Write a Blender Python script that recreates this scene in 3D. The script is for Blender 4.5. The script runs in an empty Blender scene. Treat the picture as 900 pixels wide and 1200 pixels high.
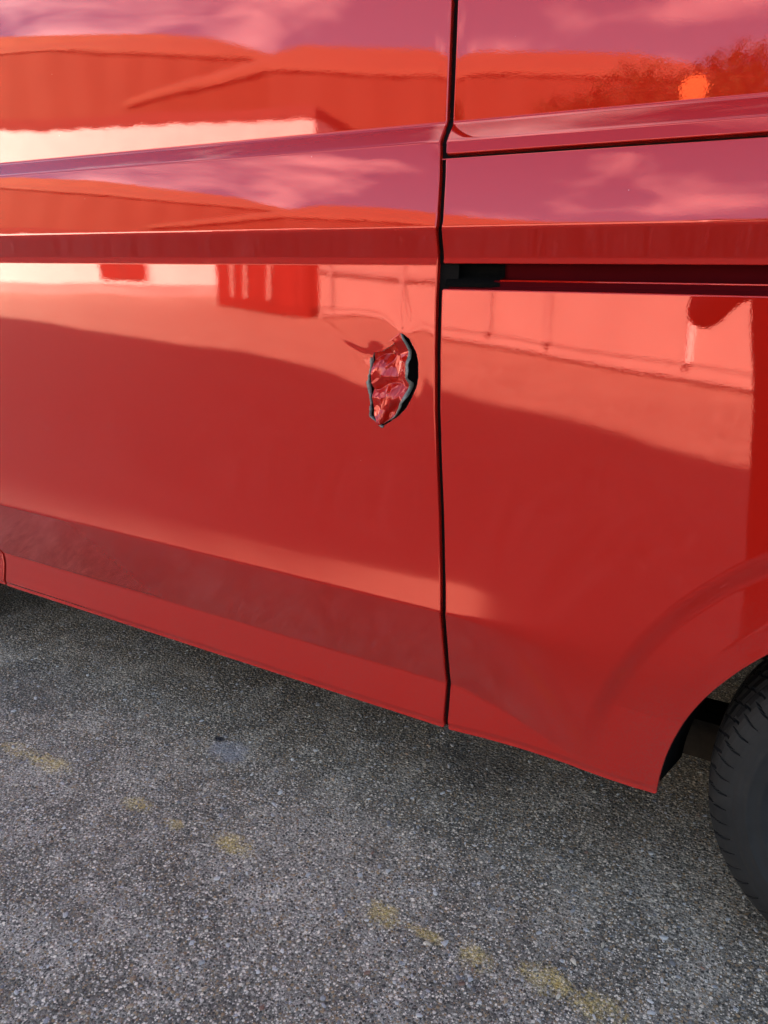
import bpy, math, random
import numpy as np
from mathutils import Vector, Matrix, noise

R = math.radians
random.seed(7)
rng = np.random.default_rng(11)
C = bpy.context.scene.collection

# ------------------------------------------------------------------ camera, sky, sun, exposure
scene = bpy.context.scene
cam_d = bpy.data.cameras.new('camera')
cam = bpy.data.objects.new('camera', cam_d)
C.objects.link(cam)
scene.camera = cam
CAM = Vector((0.0, -1.23, 1.21))
PITCH = math.atan2(300, 901)
AZ = R(30.2)
cam.location = CAM
cam.rotation_euler = (math.pi / 2 - PITCH, 0, AZ)
cam_d.sensor_fit = 'VERTICAL'
cam_d.sensor_height = 36.0
cam_d.lens = 36.0 * 901 / 1200
cam_d.clip_start = 0.02
cam_d.clip_end = 3000

SUN_EL = R(36)
SUN_AZ = R(12)                       # measured from +Y (behind the van) towards +X
sun_dir = Vector((math.sin(SUN_AZ) * math.cos(SUN_EL), math.cos(SUN_AZ) * math.cos(SUN_EL), math.sin(SUN_EL)))
sun_d = bpy.data.lights.new('sun', 'SUN')
sun_d.energy = 4.8
sun_d.angle = R(0.4)
sun_d.color = (1.0, 0.91, 0.78)
sun = bpy.data.objects.new('sun', sun_d)
C.objects.link(sun)
sun.rotation_euler = sun_dir.to_track_quat('Z', 'Y').to_euler()
sun.location = (0, 0, 30)

world = bpy.data.worlds.new('World')
scene.world = world
world.use_nodes = True
wn, wl = world.node_tree.nodes, world.node_tree.links
wn.clear()
wo = wn.new('ShaderNodeOutputWorld')
wb = wn.new('ShaderNodeBackground')
wb.inputs['Strength'].default_value = 0.05
sky = wn.new('ShaderNodeTexSky')
sky.sky_type = 'NISHITA'
sky.sun_disc = False
sky.sun_elevation = SUN_EL
sky.sun_rotation = SUN_AZ
sky.air_density = 0.85
sky.dust_density = 0.05
sky.ozone_density = 3.0
wtc = wn.new('ShaderNodeTexCoord')
# broken cloud: the direction is projected on a flat layer so that clouds flatten towards the horizon
sep = wn.new('ShaderNodeSeparateXYZ'); wl.new(wtc.outputs['Generated'], sep.inputs[0])
zc = wn.new('ShaderNodeMath'); zc.operation = 'MAXIMUM'; zc.inputs[1].default_value = 0.0; wl.new(sep.outputs['Z'], zc.inputs[0])
za = wn.new('ShaderNodeMath'); za.operation = 'ADD'; za.inputs[1].default_value = 0.22; wl.new(zc.outputs[0], za.inputs[0])
vs = wn.new('ShaderNodeVectorMath'); vs.operation = 'DIVIDE'
cmb = wn.new('ShaderNodeCombineXYZ')
for i in range(3):
    wl.new(za.outputs[0], cmb.inputs[i])
wl.new(wtc.outputs['Generated'], vs.inputs[0]); wl.new(cmb.outputs[0], vs.inputs[1])
cn = wn.new('ShaderNodeTexNoise'); cn.inputs['Scale'].default_value = 2.3; cn.inputs['Detail'].default_value = 7
cn.inputs['Roughness'].default_value = 0.56; cn.inputs['Distortion'].default_value = 0.35
wl.new(vs.outputs[0], cn.inputs['Vector'])
cr = wn.new('ShaderNodeValToRGB')
cr.color_ramp.elements[0].position = 0.51; cr.color_ramp.elements[0].color = (0, 0, 0, 1)
cr.color_ramp.elements[1].position = 0.76; cr.color_ramp.elements[1].color = (0.85, 0.85, 0.85, 1)
wl.new(cn.outputs['Fac'], cr.inputs[0])
cm = wn.new('ShaderNodeMixRGB'); cm.inputs[2].default_value = (13.0, 13.2, 13.8, 1)
wl.new(cr.outputs[0], cm.inputs[0]); wl.new(sky.outputs[0], cm.inputs[1])
wl.new(cm.outputs[0], wb.inputs[0]); wl.new(wb.outputs[0], wo.inputs[0])

scene.view_settings.view_transform = 'Standard'
scene.view_settings.look = 'None'
scene.view_settings.exposure = 3.25
scene.view_settings.use_white_balance = True      # the phone balanced for open shade
scene.view_settings.white_balance_temperature = 7100
scene.view_settings.white_balance_tint = 10
scene.view_settings.gamma = 1.0
scene.view_settings.use_curve_mapping = False
scene.render.engine = 'CYCLES'
scene.cycles.max_bounces = 6
scene.cycles.glossy_bounces = 5
scene.cycles.diffuse_bounces = 4
scene.cycles.use_denoising = True

# ------------------------------------------------------------------ helpers
def tag(o, label=None, cat=None, group=None, kind=None):
    if label: o['label'] = label
    if cat: o['category'] = cat
    if group: o['group'] = group
    if kind: o['kind'] = kind
    return o

def empty(name, loc=(0, 0, 0), rz=0.0):
    o = bpy.data.objects.new(name, None)
    o.location = loc; o.rotation_euler = (0, 0, rz)
    o.empty_display_size = 0.2
    C.objects.link(o)
    return o

class MB:
    """collects vertices (optionally with exact normals) and faces; build() links ONE mesh object"""
    def __init__(self):
        self.v = []; self.n = []; self.f = []; self.m = []; self.has_n = False
    def add(self, v, f, n=None, m=0):
        b = len(self.v)
        self.v += [tuple(map(float, p)) for p in v]
        if n is not None:
            self.has_n = True
            self.n += [tuple(map(float, p)) for p in n]
        else:
            self.n += [None] * len(v)
        self.f += [tuple(b + i for i in q) for q in f]
        self.m += [m] * len(f)
        return b
    def box(self, x0, x1, y0, y1, z0, z1, m=0):
        v = [(x0, y0, z0), (x1, y0, z0), (x1, y1, z0), (x0, y1, z0), (x0, y0, z1), (x1, y0, z1), (x1, y1, z1), (x0, y1, z1)]
        f = [(0, 3, 2, 1), (4, 5, 6, 7), (0, 1, 5, 4), (1, 2, 6, 5), (2, 3, 7, 6), (3, 0, 4, 7)]
        self.add(v, f, m=m)
    def grid(self, P, N=None, m=0, flip=False):
        P = np.asarray(P); nr, nc = P.shape[:2]
        idx = np.arange(nr * nc).reshape(nr, nc)
        q = np.stack([idx[:-1, :-1], idx[:-1, 1:], idx[1:, 1:], idx[1:, :-1]], -1).reshape(-1, 4)
        if flip: q = q[:, ::-1]
        self.add(P.reshape(-1, 3), q.tolist(), None if N is None else np.asarray(N).reshape(-1, 3), m)
    def tube(self, pts, rad, seg=10, m=0, caps=True):
        pts = [Vector(p) for p in pts]
        if not hasattr(rad, '__len__'): rad = [rad] * len(pts)
        rings = []
        for i, p in enumerate(pts):
            t = (pts[min(i + 1, len(pts) - 1)] - pts[max(i - 1, 0)]).normalized()
            a = t.orthogonal().normalized() if i == 0 else (a - t * a.dot(t)).normalized()
            b = t.cross(a)
            rings.append([p + (a * math.cos(2 * math.pi * k / seg) + b * math.sin(2 * math.pi * k / seg)) * rad[i] for k in range(seg)])
        v = [q for r_ in rings for q in r_]
        f = []
        for i in range(len(pts) - 1):
            for k in range(seg):
                k2 = (k + 1) % seg
                f.append((i * seg + k, i * seg + k2, (i + 1) * seg + k2, (i + 1) * seg + k))
        if caps:
            f.append(tuple(range(seg))[::-1]); f.append(tuple((len(pts) - 1) * seg + k for k in range(seg)))
        self.add(v, f, m=m)
    def build(self, name, mats, parent=None, smooth=False, loc=None, rot=None):
        me = bpy.data.meshes.new(name)
        me.from_pydata(self.v, [], self.f)
        me.validate(); me.update()
        if not isinstance(mats, (list, tuple)): mats = [mats]
        for mt in mats: me.materials.append(mt)
        if len(mats) > 1 and len(me.polygons) == len(self.m):
            me.polygons.foreach_set('material_index', self.m)
        if smooth or self.has_n:
            me.polygons.foreach_set('use_smooth', [True] * len(me.polygons))
        if self.has_n:
            vn = [n if n is not None else (0, 0, 0) for n in self.n]
            me.normals_split_custom_set_from_vertices(vn)
        o = bpy.data.objects.new(name, me)
        C.objects.link(o)
        if parent: o.parent = parent
        if loc is not None: o.location = loc
        if rot is not None: o.rotation_euler = rot
        return o

# ------------------------------------------------------------------ materials
def new_mat(name):
    m = bpy.data.materials.new(name); m.use_nodes = True
    nt = m.node_tree
    b = nt.nodes['Principled BSDF']
    return m, nt, b

def nd(nt, kind, **kw):
    n = nt.nodes.new(kind)
    for k, v in kw.items():
        if k in n.inputs: n.inputs[k].default_value = v
        else: setattr(n, k, v)
    return n

def ramp(nt, src, stops):
    r = nt.nodes.new('ShaderNodeValToRGB')
    e = r.color_ramp.elements
    while len(e) < len(stops): e.new(0.5)
    for el, (p, c) in zip(e, stops):
        el.position = p; el.color = (c if hasattr(c, '__len__') else (c, c, c)) + ((1,) if hasattr(c, '__len__') and len(c) == 3 else ()) if hasattr(c, '__len__') else (c, c, c, 1)
    nt.links.new(src, r.inputs[0])
    return r

def mixc(nt, fac, a, b, mode='MIX'):
    n = nt.nodes.new('ShaderNodeMixRGB'); n.blend_type = mode
    for i, x in ((0, fac), (1, a), (2, b)):
        if hasattr(x, 'links'): nt.links.new(x, n.inputs[i])
        elif i == 0: n.inputs[0].default_value = x
        else: n.inputs[i].default_value = tuple(x) + (1,)
    return n.outputs[0]

def math_(nt, op, a, b=None, c=None):
    n = nt.nodes.new('ShaderNodeMath'); n.operation = op
    for i, x in enumerate((a, b, c)):
        if x is None: continue
        if hasattr(x, 'links'): nt.links.new(x, n.inputs[i])
        else: n.inputs[i].default_value = x
    return n.outputs[0]

def plain(name, col, rough=0.6, spec=0.5, noise_amt=0.12, noise_scale=6.0, bump=0.0, metallic=0.0):
    m, nt, b = new_mat(name)
    tc = nd(nt, 'ShaderNodeTexCoord')
    n = nd(nt, 'ShaderNodeTexNoise', Scale=noise_scale, Detail=6.0, Roughness=0.6)
    nt.links.new(tc.outputs['Object'], n.inputs['Vector'])
    lo = tuple(c * (1 - noise_amt) for c in col); hi = tuple(min(1, c * (1 + noise_amt)) for c in col)
    r = ramp(nt, n.outputs['Fac'], [(0.3, lo), (0.7, hi)])
    nt.links.new(r.outputs[0], b.inputs['Base Color'])
    b.inputs['Roughness'].default_value = rough
    b.inputs['Specular IOR Level'].default_value = spec
    b.inputs['Metallic'].default_value = metallic
    if bump:
        bp = nd(nt, 'ShaderNodeBump', Strength=bump, Distance=0.01)
        nt.links.new(n.outputs['Fac'], bp.inputs['Height']); nt.links.new(bp.outputs[0], b.inputs['Normal'])
    return m

def paint_mat():
    m, nt, b = new_mat('red_paint')
    L = nt.links
    geo = nd(nt, 'ShaderNodeNewGeometry')
    sp = nd(nt, 'ShaderNodeSeparateXYZ'); L.new(geo.outputs['Position'], sp.inputs[0])
    # road film and dust that has settled on the lower body: fine streaks, more of it the lower down
    film = nd(nt, 'ShaderNodeMapRange'); film.inputs['From Min'].default_value = 0.585; film.inputs['From Max'].default_value = 0.40
    L.new(sp.outputs['Z'], film.inputs['Value'])
    mp = nd(nt, 'ShaderNodeMapping'); mp.inputs['Scale'].default_value = (9, 9, 3.5); L.new(geo.outputs['Position'], mp.inputs['Vector'])
    n1 = nd(nt, 'ShaderNodeTexNoise', Scale=1.0, Detail=5.0, Roughness=0.65); L.new(mp.outputs[0], n1.inputs['Vector'])
    n1r = ramp(nt, n1.outputs['Fac'], [(0.35, 0.6), (0.75, 1.0)])
    n2 = nd(nt, 'ShaderNodeTexNoise', Scale=260.0, Detail=3.0, Roughness=0.7); L.new(geo.outputs['Position'], n2.inputs['Vector'])
    n2r = ramp(nt, n2.outputs['Fac'], [(0.45, 0.35), (0.7, 1.0)])
    f1 = math_(nt, 'MULTIPLY', film.outputs[0], n1r.outputs[0])
    f2 = math_(nt, 'MULTIPLY', f1, n2r.outputs[0])
    # dust thrown up round the rear wheel
    ax_ = math_(nt, 'SUBTRACT', sp.outputs['X'], 0.30); az_ = math_(nt, 'SUBTRACT', sp.outputs['Z'], 0.29)
    rad_ = math_(nt, 'SQRT', math_(nt, 'ADD', math_(nt, 'MULTIPLY', ax_, ax_), math_(nt, 'MULTIPLY', az_, az_)))
    arcd = nd(nt, 'ShaderNodeMapRange'); arcd.inputs['From Min'].default_value = 0.72; arcd.inputs['From Max'].default_value = 0.45
    L.new(rad_, arcd.inputs['Value'])
    f3 = math_(nt, 'MULTIPLY', math_(nt, 'MULTIPLY', arcd.outputs[0], arcd.outputs[0]), math_(nt, 'MULTIPLY', n1r.outputs[0], n2r.outputs[0]))
    thin = math_(nt, 'MULTIPLY', math_(nt, 'MULTIPLY', n1r.outputs[0], n2r.outputs[0]), 0.035)
    # fine wash scratches
    mps = nd(nt, 'ShaderNodeMapping'); mps.inputs['Scale'].default_value = (14, 1, 420); mps.inputs['Rotation'].default_value = (0, 0.35, 0); L.new(geo.outputs['Position'], mps.inputs['Vector'])
    ns = nd(nt, 'ShaderNodeTexNoise', Scale=1.0, Detail=2.0, Roughness=0.5); L.new(mps.outputs[0], ns.inputs['Vector'])
    scr = ramp(nt, ns.outputs['Fac'], [(0.70, 0.0), (0.76, 0.10)])
    thin = math_(nt, 'ADD', thin, scr.outputs[0])
    dust = math_(nt, 'ADD', math_(nt, 'ADD', math_(nt, 'MULTIPLY', f2, 0.22), math_(nt, 'MULTIPLY', f3, 0.30)), thin)
    base = mixc(nt, dust, (0.37, 0.0080, 0.0040), (0.10, 0.064, 0.058))
    # tiny stone chips and specks
    vo = nd(nt, 'ShaderNodeTexVoronoi', Scale=34.0); L.new(geo.outputs['Position'], vo.inputs['Vector'])
    spot = ramp(nt, vo.outputs['Distance'], [(0.018, 1.0), (0.03, 0.0)])
    spc = nd(nt, 'ShaderNodeSeparateColor'); L.new(vo.outputs['Color'], spc.inputs[0])
    few = ramp(nt, spc.outputs[0], [(0.93, 0.0), (0.94, 0.7)])
    base = mixc(nt, math_(nt, 'MULTIPLY', spot.outputs[0], few.outputs[0]), base, (0.6, 0.42, 0.36))
    L.new(base, b.inputs['Base Color'])
    b.inputs['IOR'].default_value = 2.0              # red mica in the base coat mirrors the surroundings in red
    b.inputs['Specular Tint'].default_value = (1.0, 0.08, 0.075, 1)
    b.inputs['Coat Weight'].default_value = 1.0
    b.inputs['Coat IOR'].default_value = 1.49
    dull = nd(nt, 'ShaderNodeMapRange'); dull.inputs['From Min'].default_value = 0.74; dull.inputs['From Max'].default_value = 0.58
    L.new(sp.outputs['Z'], dull.inputs['Value'])
    cro = math_(nt, 'ADD', math_(nt, 'MULTIPLY', dull.outputs[0], 0.085), 0.007)
    L.new(cro, b.inputs['Coat Roughness']); L.new(cro, b.inputs['Roughness'])
    # orange peel in the lacquer
    op = nd(nt, 'ShaderNodeTexNoise', Scale=330.0, Detail=1.5, Roughness=0.5); L.new(geo.outputs['Position'], op.inputs['Vector'])
    op2 = nd(nt, 'ShaderNodeTexNoise', Scale=38.0, Detail=1.0, Roughness=0.4); L.new(geo.outputs['Position'], op2.inputs['Vector'])
    hsum = math_(nt, 'ADD', op.outputs['Fac'], math_(nt, 'MULTIPLY', op2.outputs['Fac'], 1.2))
    bp = nd(nt, 'ShaderNodeBump', Strength=1.0, Distance=0.000012)
    L.new(hsum, bp.inputs['Height']); L.new(bp.outputs[0], b.inputs['Coat Normal']); L.new(bp.outputs[0], b.inputs['Normal'])
    return m

RED = paint_mat()
SEAL = plain('black_rubber_seal', (0.003, 0.0025, 0.0025), 0.8, 0.1)
DARK = plain('dark_underbody', (0.012, 0.011, 0.011), 0.8, 0.2)
PLASTIC = plain('black_textured_plastic', (0.0025, 0.0025, 0.0025), 0.8, 0.03, bump=0.2, noise_scale=120)
MAROON = plain('shaded_red_slot', (0.055, 0.0025, 0.004), 0.5, 0.0)  # body red darkened in colour for the shade inside the rail slot
PRIMER = plain('torn_metal_edge_with_grey_primer', (0.15, 0.155, 0.145), 0.45, 0.5, noise_amt=0.5, noise_scale=160)
GLASS = plain('tinted_glass', (0.01, 0.012, 0.012), 0.03, 0.5)
STEEL = plain('grey_steel_wheel', (0.22, 0.23, 0.24), 0.4, 0.5, metallic=0.6)
RUST = plain('dusty_brown_steel', (0.020, 0.016, 0.013), 0.85, 0.1, noise_amt=0.4, noise_scale=30)

def tyre_mat():
    m, nt, b = new_mat('tyre_rubber'); L = nt.links
    tc = nd(nt, 'ShaderNodeTexCoord')
    n = nd(nt, 'ShaderNodeTexNoise', Scale=14.0, Detail=8.0, Roughness=0.65); L.new(tc.outputs['Object'], n.inputs['Vector'])
    r = ramp(nt, n.outputs['Fac'], [(0.35, (0.007, 0.007, 0.0073)), (0.62, (0.013, 0.013, 0.013)), (0.8, (0.028, 0.026, 0.022))])
    L.new(r.outputs[0], b.inputs['Base Color'])
    b.inputs['Roughness'].default_value = 0.74
    b.inputs['Specular IOR Level'].default_value = 0.35
    n2 = nd(nt, 'ShaderNodeTexNoise', Scale=300.0, Detail=3.0); L.new(tc.outputs['Object'], n2.inputs['Vector'])
    bp = nd(nt, 'ShaderNodeBump', Strength=0.25, Distance=0.001)
    L.new(n2.outputs['Fac'], bp.inputs['Height']); L.new(bp.outputs[0], b.inputs['Normal'])
    return m
TYRE = tyre_mat()

def asphalt_mat():
    m, nt, b = new_mat('worn_asphalt'); L = nt.links
    geo = nd(nt, 'ShaderNodeNewGeometry'); P = geo.outputs['Position']
    def vor(scale, feature='F1', rnd=1.0):
        v = nd(nt, 'ShaderNodeTexVoronoi', Scale=scale, Randomness=rnd); v.feature = feature; v.voronoi_dimensions = '2D'
        L.new(P, v.inputs['Vector']); return v
    def noi(scale, detail=5.0, rough=0.6, off=None):
        n = nd(nt, 'ShaderNodeTexNoise', Scale=scale, Detail=detail, Roughness=rough); n.noise_dimensions = '2D'
        if off:
            mp = nd(nt, 'ShaderNodeMapping'); mp.inputs['Location'].default_value = off
            L.new(P, mp.inputs['Vector']); L.new(mp.outputs[0], n.inputs['Vector'])
        else: L.new(P, n.inputs['Vector'])
        return n.outputs['Fac']
    big = noi(1.7, 5); mid = noi(9.0, 6, 0.65, (3, 1, 0)); fine = noi(420.0, 4, 0.7)
    binder = ramp(nt, big, [(0.32, (0.070, 0.067, 0.063)), (0.55, (0.122, 0.119, 0.112)), (0.72, (0.20, 0.197, 0.19))]).outputs[0]
    pale = ramp(nt, mid, [(0.46, 0.0), (0.74, 0.85)]).outputs[0]
    binder = mixc(nt, pale, binder, (0.34, 0.337, 0.325))
    grit = ramp(nt, fine, [(0.35, 0.30), (0.65, 1.75)]).outputs[0]
    binder = mixc(nt, 1.0, binder, grit, 'MULTIPLY')
    # aggregate exposed in the surface, three sizes; each stone takes a colour of its own
    def stones(v, thr, soft, cols, keep):
        sc = nd(nt, 'ShaderNodeSeparateColor'); L.new(v.outputs['Color'], sc.inputs[0])
        colr = ramp(nt, sc.outputs[0], cols); colr.color_ramp.interpolation = 'CONSTANT'
        shape = ramp(nt, v.outputs['Distance'], [(thr - soft, 1.0), (thr, 0.0)]).outputs[0]
        kp = ramp(nt, sc.outputs[1], [(keep - 0.01, 0.0), (keep, 1.0)]).outputs[0]
        return math_(nt, 'MULTIPLY', shape, kp), colr.outputs[0]
    pal = [(0.0, (0.045, 0.044, 0.043)), (0.24, (0.12, 0.118, 0.114)), (0.42, (0.26, 0.255, 0.245)), (0.58, (0.17, 0.13, 0.09)), (0.68, (0.44, 0.43, 0.41)), (0.82, (0.24, 0.175, 0.11)), (0.91, (0.56, 0.545, 0.51))]
    v1, v2, v3 = vor(270.0), vor(150.0), vor(88.0)
    m1, c1 = stones(v1, 0.50, 0.18, pal, 0.30)
    m2, c2 = stones(v2, 0.40, 0.12, pal, 0.45)
    m3, c3 = stones(v3, 0.32, 0.09, pal, 0.72)
    col = mixc(nt, m1, binder, c1)
    col = mixc(nt, m2, col, c2)
    col = mixc(nt, m3, col, c3)
    # brown grit that has gathered along and under the sill
    sp = nd(nt, 'ShaderNodeSeparateXYZ'); L.new(P, sp.inputs[0])
    dn = noi(5.0, 5, 0.6, (7, 2, 0))
    dirt = nd(nt, 'ShaderNodeMapRange'); dirt.inputs['From Min'].default_value = -0.22; dirt.inputs['From Max'].default_value = 0.55
    L.new(sp.outputs['Y'], dirt.inputs['Value'])
    dirt_far = nd(nt, 'ShaderNodeMapRange'); dirt_far.inputs['From Min'].default_value = 3.2; dirt_far.inputs['From Max'].default_value = 2.2
    L.new(sp.outputs['Y'], dirt_far.inputs['Value'])
    dm = math_(nt, 'MULTIPLY', math_(nt, 'MULTIPLY', dirt.outputs[0], dirt_far.outputs[0]), ramp(nt, dn, [(0.3, 0.3), (0.7, 1.0)]).outputs[0])
    col = mixc(nt, math_(nt, 'MULTIPLY', dm, 0.62), col, mixc(nt, 1.0, col, (0.78, 0.60, 0.40), 'MULTIPLY'))
    # what is left of a yellow line painted parallel to the van: only flakes remain
    line = None
    for (x, y, rx, ry) in [(-1.55, -.24, .11, .042), (-1.66, -.245, .09, .035), (-1.24, -.238, .06, .03), (-1.12, -.245, .04, .025), (-0.965, -.228, .08, .04), (-0.592, -.228, .06, .046), (-0.50, -.222, .06, .02), (-0.395, -.226, .05, .044), (-0.27, -.20, .07, .045), (-0.175, -.207, .075, .045), (-2.1, -.25, .08, .03), (0.05, -.21, .08, .03), (0.3, -.22, .09, .03)]:
        dx = math_(nt, 'DIVIDE', math_(nt, 'SUBTRACT', sp.outputs['X'], x), rx)
        dy = math_(nt, 'DIVIDE', math_(nt, 'SUBTRACT', sp.outputs['Y'], y), ry)
        d2 = math_(nt, 'ADD', math_(nt, 'MULTIPLY', dx, dx), math_(nt, 'MULTIPLY', dy, dy))
        g = math_(nt, 'MAXIMUM', math_(nt, 'SUBTRACT', 1.0, d2), 0.0)
        line = g if line is None else math_(nt, 'MAXIMUM', line, g)
    flake = noi(150.0, 4, 0.8, (1, 5, 0)); blot = noi(22.0, 4, 0.7, (4, 9, 0))
    worn = math_(nt, 'ADD', math_(nt, 'MULTIPLY', line, 0.55), math_(nt, 'ADD', math_(nt, 'MULTIPLY', flake, 1.3), math_(nt, 'MULTIPLY', blot, 1.1)))
    lm = math_(nt, 'MULTIPLY', ramp(nt, math_(nt, 'MULTIPLY', worn, 0.5), [(0.72, 0.0), (0.95, 1.0)]).outputs[0], ramp(nt, line, [(0.0, 0.0), (0.6, 1.0)]).outputs[0])
    yel = mixc(nt, 1.0, (0.52, 0.40, 0.11), grit, 'MULTIPLY')
    col = mixc(nt, math_(nt, 'MULTIPLY', lm, 0.48), col, yel)
    col = mixc(nt, 1.0, col, (1.38, 1.27, 1.08), 'MULTIPLY')
    # a small oil spot in a pale scuff
    for (x, y, rr_, cc_, am_) in ((-1.197, 0.023, .07, (.30, .31, .33), .55), (-1.248, 0.053, .020, (.012, .013, .02), .95), (-.62, .30, .16, (.045, .042, .038), .45), (-1.9, -.05, .25, (.05, .048, .045), .35)):
        dx = math_(nt, 'DIVIDE', math_(nt, 'SUBTRACT', sp.outputs['X'], x), rr_); dy = math_(nt, 'DIVIDE', math_(nt, 'SUBTRACT', sp.outputs['Y'], y), rr_ * .7)
        g_ = math_(nt, 'SUBTRACT', 1.0, math_(nt, 'ADD', math_(nt, 'MULTIPLY', dx, dx), math_(nt, 'MULTIPLY', dy, dy)))
        msk = ramp(nt, math_(nt, 'ADD', math_(nt, 'MULTIPLY', g_, .6), math_(nt, 'SUBTRACT', blot, .5)), [(0.05, 0.0), (0.5, 1.0)]).outputs[0]
        col = mixc(nt, math_(nt, 'MULTIPLY', msk, am_), col, mixc(nt, 0.7, cc_, grit, 'MULTIPLY'))
    L.new(col, b.inputs['Base Color'])
    b.inputs['Roughness'].default_value = 0.82
    b.inputs['Specular IOR Level'].default_value = 0.35
    h = math_(nt, 'ADD', math_(nt, 'MULTIPLY', fine, 0.5), math_(nt, 'ADD', math_(nt, 'MULTIPLY', math_(nt, 'SUBTRACT', 1.0, v2.outputs['Distance']), 1.0), math_(nt, 'MULTIPLY', math_(nt, 'SUBTRACT', 1.0, v3.outputs['Distance']), 0.9)))
    bp = nd(nt, 'ShaderNodeBump', Strength=0.9, Distance=0.0035)
    L.new(h, bp.inputs['Height']); L.new(bp.outputs[0], b.inputs['Normal'])
    return m
ASPHALT = asphalt_mat()

# ------------------------------------------------------------------ ground
g = MB()
xs = [-900, -120, -30, -6, -3, 0, 3, 6, 30, 120, 900]
ys = [-900, -120, -30, -6, -3, 0, 3, 6, 30, 120, 900]
g.grid([[(x, y, 0.0) for x in xs] for y in ys])
ground = g.build('ground', ASPHALT)
tag(ground, kind='structure')

# ------------------------------------------------------------------ the van's side as a surface: outwards offset as a function of (s along, z up)
SG = np.arange(-3.70, 1.40, 0.02)
ZG = np.arange(0.225, 1.95, 0.0005)
def zshift(s):
    k = np.clip((s + 0.57) / 0.36, 0, 1)
    return -0.034 + 0.030 * k * k * (3 - 2 * k)
def key_table(s):
    # 0 on the door; 1 at the wheel arch, where the two lower creases die out
    k = float(np.clip((s + 0.57) / 0.36, 0, 1)); ks = k * k * (3 - 2 * k)
    c2 = 0.360 - 0.050 * float(np.clip((s + 0.575) / 0.25, 0, 1))
    zb = float(zshift(s))
    c2 = max(c2, 0.321 + zb)
    up = 11.7 * (1 - 0.72 * ks); dn = -24 * (1 - 0.74 * ks); w = 0.005 + 0.05 * ks
    c1 = 0.569
    sill = 12 * (1 - 0.8 * ks)
    q = float(np.clip((s + 0.612) / 0.02, 0, 1))          # 1 on the rear quarter: its ledge has a second, gentler facet
    K = [(.265 + zb, 0), (.293 + zb, 4), (.2985 + zb, 14), (.3015 + zb, 13), (.304 + zb, -18), (.310 + zb, -18), (.315 + zb, sill), (c2 - .004, sill), (c2 + .004, dn),
         (c1 - w, dn), (c1 + w * .6, up), (.62, 10.3 * (1 - .6 * ks)), (.66, 7.5 * (1 - .5 * ks)), (.72, 4.6 * (1 - .35 * ks)), (.80, 2.2), (.90, 1.2), (1.0, .5), (1.115, .2), (1.193, 0),
         (1.1965, -7), (1.205, -8), (1.209, -32), (1.249, -34), (1.257, 6.0), (1.349, 7.6), (1.357, 7.8 + .4 * q), (1.363, 8.0 + 7 * q), (1.381, 8.8 + 7 * q),
         (1.387, 50), (1.412, 55), (1.4185, .5), (1.62, .8), (1.80, 5), (1.88, 20), (1.95, 70)]
    return K
YT = np.zeros((len(SG), len(ZG))); GT = np.zeros_like(YT)
for i, s in enumerate(SG):
    K = key_table(s)
    t = np.interp(ZG, [a for a, _ in K], [b for _, b in K])
    gz = -np.tan(np.radians(t))
    y = np.concatenate([[0], np.cumsum((gz[1:] + gz[:-1]) * 0.00025)])
    y -= np.interp(1.0, ZG, y)
    # faint unevenness of pressed sheet metal
    wv = 0.00006 * np.sin(ZG * 21 + 3.1 * s) * math.sin(s * 17 + 1) + 0.00005 * np.sin(ZG * 13 - 9 * s + 2)
    # nose and tail of the van round off in plan
    fr = max(0.0, -2.55 - s); re = max(0.0, s - 0.85)
    y = y + wv - 0.42 * fr * fr - 0.25 * re * re
    YT[i] = y
    GT[i] = np.gradient(y, 0.0005)
SGT = np.gradient(YT, 0.02, axis=0)

def _bil(T, s, z):
    fs = np.clip((s - SG[0]) / 0.02, 0, len(SG) - 1.001); fz = np.clip((z - ZG[0]) / 0.0005, 0, len(ZG) - 1.001)
    i = fs.astype(int); j = fz.astype(int); a = fs - i; b_ = fz - j
    return (T[i, j] * (1 - a) * (1 - b_) + T[i + 1, j] * a * (1 - b_) + T[i, j + 1] * (1 - a) * b_ + T[i + 1, j + 1] * a * b_)

ARC = (0.30, 0.29); ARR = 0.459
def local(s, z):
    """recess round the wheel arch and the dents round the torn lock"""
    r = np.hypot(s - ARC[0], z - ARC[1])
    k = np.clip((0.605 - r) / 0.042, 0, 1); k = k * k * (3 - 2 * k)
    fade = np.clip((z - 0.33) / 0.12, 0, 1)
    y = -0.0150 * k * fade
    k2 = np.clip((0.50 - r) / 0.03, 0, 1)
    y = y - 0.0016 * k2 * k2 * (3 - 2 * k2)
    def gau(cs, cz, ss, sz, amp, rot=0.0):
        ca, sa = math.cos(rot), math.sin(rot)
        u = (s - cs) * ca + (z - cz) * sa; v = -(s - cs) * sa + (z - cz) * ca
        return amp * np.exp(-(u / ss) ** 2 - (v / sz) ** 2)
    def cusp(cs, cz, sc, amp, kx=1.0):
        rr = np.sqrt(((s - cs) * kx) ** 2 + (z - cz) ** 2 + 0.004 ** 2)
        return amp * np.exp(-rr / sc)
    y = y + cusp(-.741, 1.036, .036, -.0019, .8)
    y = y + gau(-.790, 1.062, .050, .0085, .00013, -.40) + gau(-.785, 1.045, .045, .0075, -.00010, -.40)
    y = y + gau(-.668, 1.105, .007, .030, -.00010, .2)
    y = y + cusp(-.679, 1.081, .016, .0011)
    y = y + cusp(-.720, .905, .016, -.0006)
    y = y + gau(-.640, 1.01, .014, .06, -.0004)
    return y

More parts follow.
